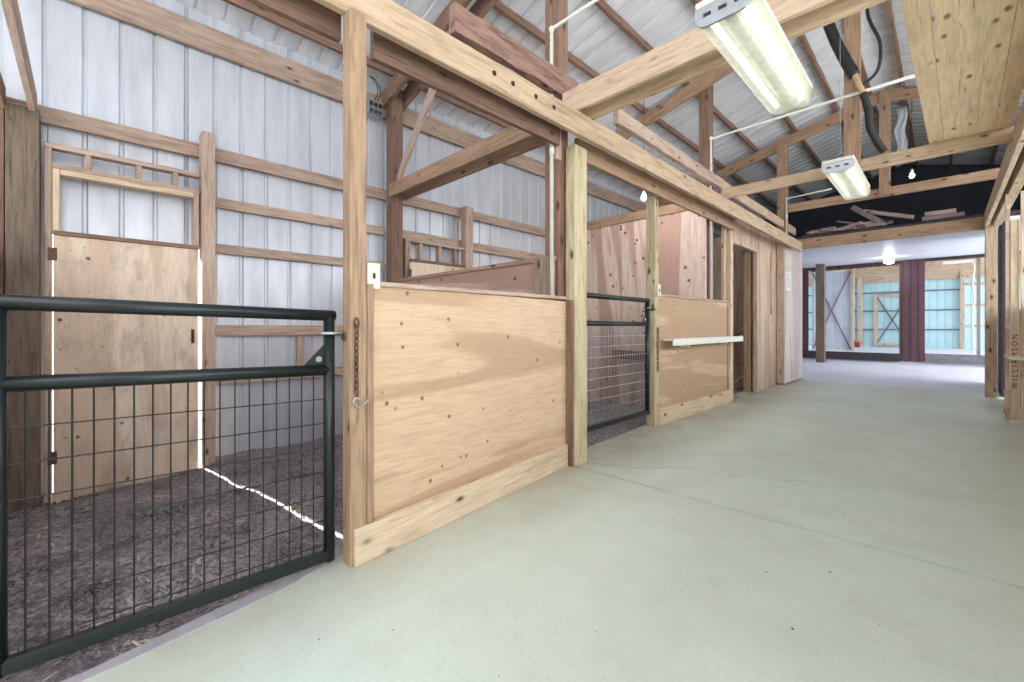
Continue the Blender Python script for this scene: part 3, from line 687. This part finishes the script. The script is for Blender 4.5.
# ------------------------------------------------------------------ tack room doorway and sliding door
t = thing('door_frame', 'light wooden frame of the tack room doorway', 'door frame', (-2.36, 7.8, 0))
lumber('jamb', -2.40, -2.33, 7.14, 7.185, 0, 2.52, 'kick', t); lumber('jamb', -2.40, -2.33, 8.40, 8.50, 0, 2.52, 'tan', t); lumber('head', -2.41, -2.33, 7.186, 8.398, 2.47, 2.52, 'tan', t)
lumber('inner_stud', -2.56, -2.44, 8.42, 8.50, -.03, 2.6, 'post', t)
t = thing('wall_shelf', 'small bracketed shelf inside the tack room doorway', 'shelf', (-2.8, 8.85, 1.0))
lumber('shelf_board', -3.3, -2.58, 8.68, 9.0, 1.02, 1.05, 'rafter', t)
for x in (-3.1, -2.70): board('bracket', (x, 8.72, 1.01), (x, 9.0, .72), .035, .035, 'white', t)
tag(board('leaning_stick', (-3.0, 8.85, -.03), (-2.62, 8.95, .30), .03, .03, 'white'), 'white stick propped low inside the tack room doorway', 'stick')
t = thing('sliding_door', 'open whitish plywood sliding door at the left of the storage opening', 'door', (-2.25, 10.5, 0))
box('door_sheet', -2.235, -2.22, 9.76, 11.25, .03, 2.83, 'ply_slide', t)
lumber('frame_stile', -2.36, -2.236, 9.76, 9.80, .03, 2.83, 'tan', t); lumber('frame_stile', -2.36, -2.236, 11.21, 11.25, .03, 2.83, 'tan', t)
lumber('frame_rail', -2.33, -2.236, 9.80, 11.21, .03, .12, 'tan', t); lumber('frame_rail', -2.33, -2.236, 9.80, 11.21, 2.74, 2.83, 'tan', t)
t = tag(box('paper_notice', -2.2195, -2.217, 9.86, 10.22, 1.88, 2.26, 'paper', None, 0), 'white paper notice on the sliding door', 'notice')
bm = bmesh.new()
for j in range(9): box_bm(bm, .0006, .26-.05*(j % 3), .008, (-2.2165, 10.03, 2.21-.034*j), 0)
link('printed_lines', bm, 'greyplank', t)
tag(lumber('door_stop_stud', -2.37, -2.335, 9.35, 9.43, 1.4, 2.6, 'girt'), 'narrow upright strip on the plywood wall behind the sliding door', 'strip')
# right edge of the aisle
t = tag(lumber('stamped_board', .562, .635, 8.0, 8.04, .02, 2.45, 'kick'), 'upright board stamped with dark lettering at the right edge', 'board')
cu = bpy.data.curves.new('stamp', 'FONT'); cu.body = 'WILLIAMSON'; cu.size = .078; cu.extrude = .0006; cu.align_x = 'LEFT'; cu.align_y = 'CENTER'; cu.space_character = 1.55
tmp = bpy.data.objects.new('tmp', cu); me = bpy.data.meshes.new_from_object(tmp); bpy.data.objects.remove(tmp); me.materials.clear(); me.materials.append(M['ink'])
tx = bpy.data.objects.new('stamp_lettering', me); COL.objects.link(tx); tx.parent = t
mw = Matrix(((0, -1, 0, .598), (0, 0, -1, 7.9985), (1, 0, 0, .40), (0, 0, 0, 1))); tx.matrix_local = W[t.name].inverted() @ mw
post('narrow pale stud right of the stamped board', .640, .70, 7.96, 8.0, 0, 2.78, 'kick', name='wall_stud')
post('upright plywood strip left of the stamped board', .522, .560, 8.02, 8.05, 0, 2.78, 'ply_wall', name='wall_strip')
tag(lumber('white_rail', .535, .655, 7.62, 8.35, .765, .80, 'white'), 'white rail end sticking out past the stamped board', 'rail')
tag(board('offcut_block', (.585, 8.62, 0), (.585, 8.62, .32), .07, .05, 'kick'), 'short offcut block standing on the floor behind the stamped board', 'block')

# ------------------------------------------------------------------ far end of the storage room
Y = 18.5
struct(box('wall_far_header', -3.9, 1.5, Y, Y+.06, 3.18, 3.30, 'darkplank'))
bm = bmesh.new(); ribbed(bm, (0, Y-.03, 0), (1, 0, 0), (0, 0, 1), (0, -1, 0), -3.4, -1.05, 3.13, 3.26, pitch=.12, depth=.03)
tag(link('flashing_strip', bm, 'maroon'), 'maroon ribbed flashing along the top of the far opening', 'flashing')
tag(lumber('sill_timber', -4.2, -1.03, Y-.06, Y+.04, .04, .30, 'darkplank'), 'dark sill timber under the white sliding door', 'sill')
tag(lumber('sill_timber', -.44, 1.2, Y-.06, Y+.04, .05, .33, 'greyplank'), 'grey sill timber under the right far opening', 'sill')
bm = bmesh.new(); ribbed(bm, (0, Y-.02, 0), (1, 0, 0), (0, 0, 1), (0, -1, 0), -1.03, -.44, .06, 3.24, pitch=.19, depth=.03); tag(link('steel_panel', bm, 'maroon'), 'maroon ribbed steel panel between the two far openings', 'panel')
bm = bmesh.new(); ribbed(bm, (0, Y-.02, 0), (1, 0, 0), (0, 0, 1), (0, -1, 0), -4.6, -3.46, .06, 3.24, pitch=.19, depth=.03); tag(link('steel_panel', bm, 'maroon'), 'maroon ribbed steel panel at the far left, mostly behind the sliding door', 'panel')
t = thing('white_sliding_door', 'pale blue-white door with cross bracing behind the free-standing post', 'door', (-2.85, Y+.2, .3))
bm = bmesh.new(); ribbed(bm, (0, Y+.24, 0), (1, 0, 0), (0, 0, 1), (0, 1, 0), -3.40, -2.26, .33, 3.12); link('door_sheet', bm, 'doorwhite', t)
for x in (-3.39, -2.30): lumber('stile', x, x+.06, Y+.18, Y+.237, .33, 3.12, 'white', t)
for z in (.33, 3.06): lumber('rail', -3.33, -2.30, Y+.18, Y+.237, z, z+.06, 'white', t)
for a, b in (((-3.36, 3.08), (-2.28, .38)), ((-3.36, .38), (-2.28, 3.08))): board('diagonal', (a[0], Y+.165, a[1]), (b[0], Y+.165, b[1]), .02, .04, 'scrap', t, up=(0, 0, 1))
YB = 24.0
struct(box('ceiling_lean_to', -6.2, 7.0, Y-.2, YB+.3, 4.2, 4.26, 'ceil'))  # unseen roof, added to bring down the daylight in the back room
struct(box('wall_lean_to_left', -6.2, -6.1, Y, YB+.3, .2, 4.2, 'teal'))  # unseen side, added to shut daylight out of the back room
struct(box('floor_lean_to', -6, 4, Y+.04, YB+.3, -.1, .30, 'ceil'))
bm = bmesh.new(); ribbed(bm, (0, YB, 0), (1, 0, 0), (0, 0, 1), (0, 1, 0), -5, 3, .2, 4.2); struct(link('wall_lean_to', bm, 'teal'))
B = lambda label, *a, name='far_girt', cat='girt', **k: tag(lumber(name, *a, **k), label, cat)
for z, s in ((1.02, 'lowest'), (1.80, 'middle'), (2.58, 'top')): B('%s dark girt across the pale teal back wall' % s, -5, .40, YB-.06, YB-.002, z, z+.05, 'greyplank')
for z, s in ((1.15, 'lowest'), (1.95, 'middle'), (2.75, 'top')): B('%s short wooden girt at the right of the teal wall' % s, .54, 1.5, YB-.06, YB-.002, z, z+.08, 'tan')
B('wooden header over the teal back wall', -5, 3, YB-.12, YB-.07, 3.02, 4.0, 'beam', name='far_header', cat='header')
B('wooden post by the red can at the teal wall', -2.68, -2.52, YB-.22, YB-.07, .30, 3.3, 'tan', name='far_post', cat='post')
B('wooden post in the right far opening', .41, .52, YB-.22, YB-.07, .30, 3.3, 'tan', name='far_post', cat='post')
B('pale jamb beside the cross-braced door', -2.24, -2.18, Y+.06, Y+.12, .30, 3.16, 'kick', name='far_jamb', cat='jamb')
B('weathered jamb at the right end of the far opening', .655, .73, Y+.06, Y+.14, .33, 3.18, 'greypost', name='far_jamb', cat='jamb')
t = thing('framed_door', 'wooden framed door with a dark cross brace on the teal wall', 'door', (-1.5, YB-.1, .35))
x0, x1, z0, z1 = -2.14, -.95, .36, 2.52
for a in ((x0, x0+.12, z0, z1), (x1-.12, x1, z0, z1), (x0+.12, x1-.12, z0, z0+.1), (x0+.12, x1-.12, z1-.1, z1)): lumber('frame_member', a[0], a[1], YB-.14, YB-.09, a[2], a[3], 'tan', t)
for s in (0, 1): board('cross_brace', (x0+.1, YB-.10, (z0+.1, z1-.1)[s]), (x1-.1, YB-.10, (z1-.1, z0+.1)[s]), .03, .06, 'greyplank', t)
t = thing('red_can', 'small red can on the floor at the foot of the far post', 'can', (-2.62, 22.9, .30))
box('body', -2.74, -2.50, 22.8, 23.0, .30, .52, 'redcan', t, .02); lathe('spout', [(.03, .52), (.025, .58)], 'redcan', t, (-2.66, 22.9, 0)); tube('handle', curve_pts([(-2.60, 22.9, .52), (-2.58, 22.9, .58), (-2.53, 22.9, .58), (-2.52, 22.9, .52)]), .012, 'redcan', t, 8)
tag(tube('white_hose', curve_pts([(.50, Y-.1, 3.1), (.60, Y-.12, 2.95), (.57, Y-.1, 2.4), (.60, Y-.1, 2.0), (.56, Y-.1, 1.4), (.58, Y-.1, .8), (.57, Y-.1, .35)]), .02, 'pipe'), 'white hose hanging down at the right of the far opening', 'hose')
tag(lumber('white_track', -.05, .60, Y-.12, Y-.06, 3.04, 3.12, 'white'), 'short white door track at the top of the right far opening', 'track')

# ------------------------------------------------------------------ light
w = bpy.data.worlds.new('sky'); S.world = w; w.use_nodes = True
bg = w.node_tree.nodes['Background']; bg.inputs[0].default_value = (.93, .965, 1.0, 1); bg.inputs[1].default_value = 5.6
sd = bpy.data.lights.new('sun', 'SUN'); sd.energy = 60; sd.angle = .009; sd.color = (1, .97, .92)
so = bpy.data.objects.new('sun', sd); COL.objects.link(so); so.location = (-12, -2, 8)
so.rotation_euler = Vector((1, .157, -.66)).to_track_quat('-Z', 'Y').to_euler()
vs = S.view_settings; vs.view_transform = 'Standard'; vs.look = 'None'; vs.exposure = -0.2; vs.gamma = 1.0; vs.use_curve_mapping = False
S.cycles.max_bounces = 8; S.cycles.diffuse_bounces = 6; S.cycles.transparent_max_bounces = 12; S.cycles.sample_clamp_indirect = 8
S.cycles.caustics_reflective = False; S.cycles.caustics_refractive = False
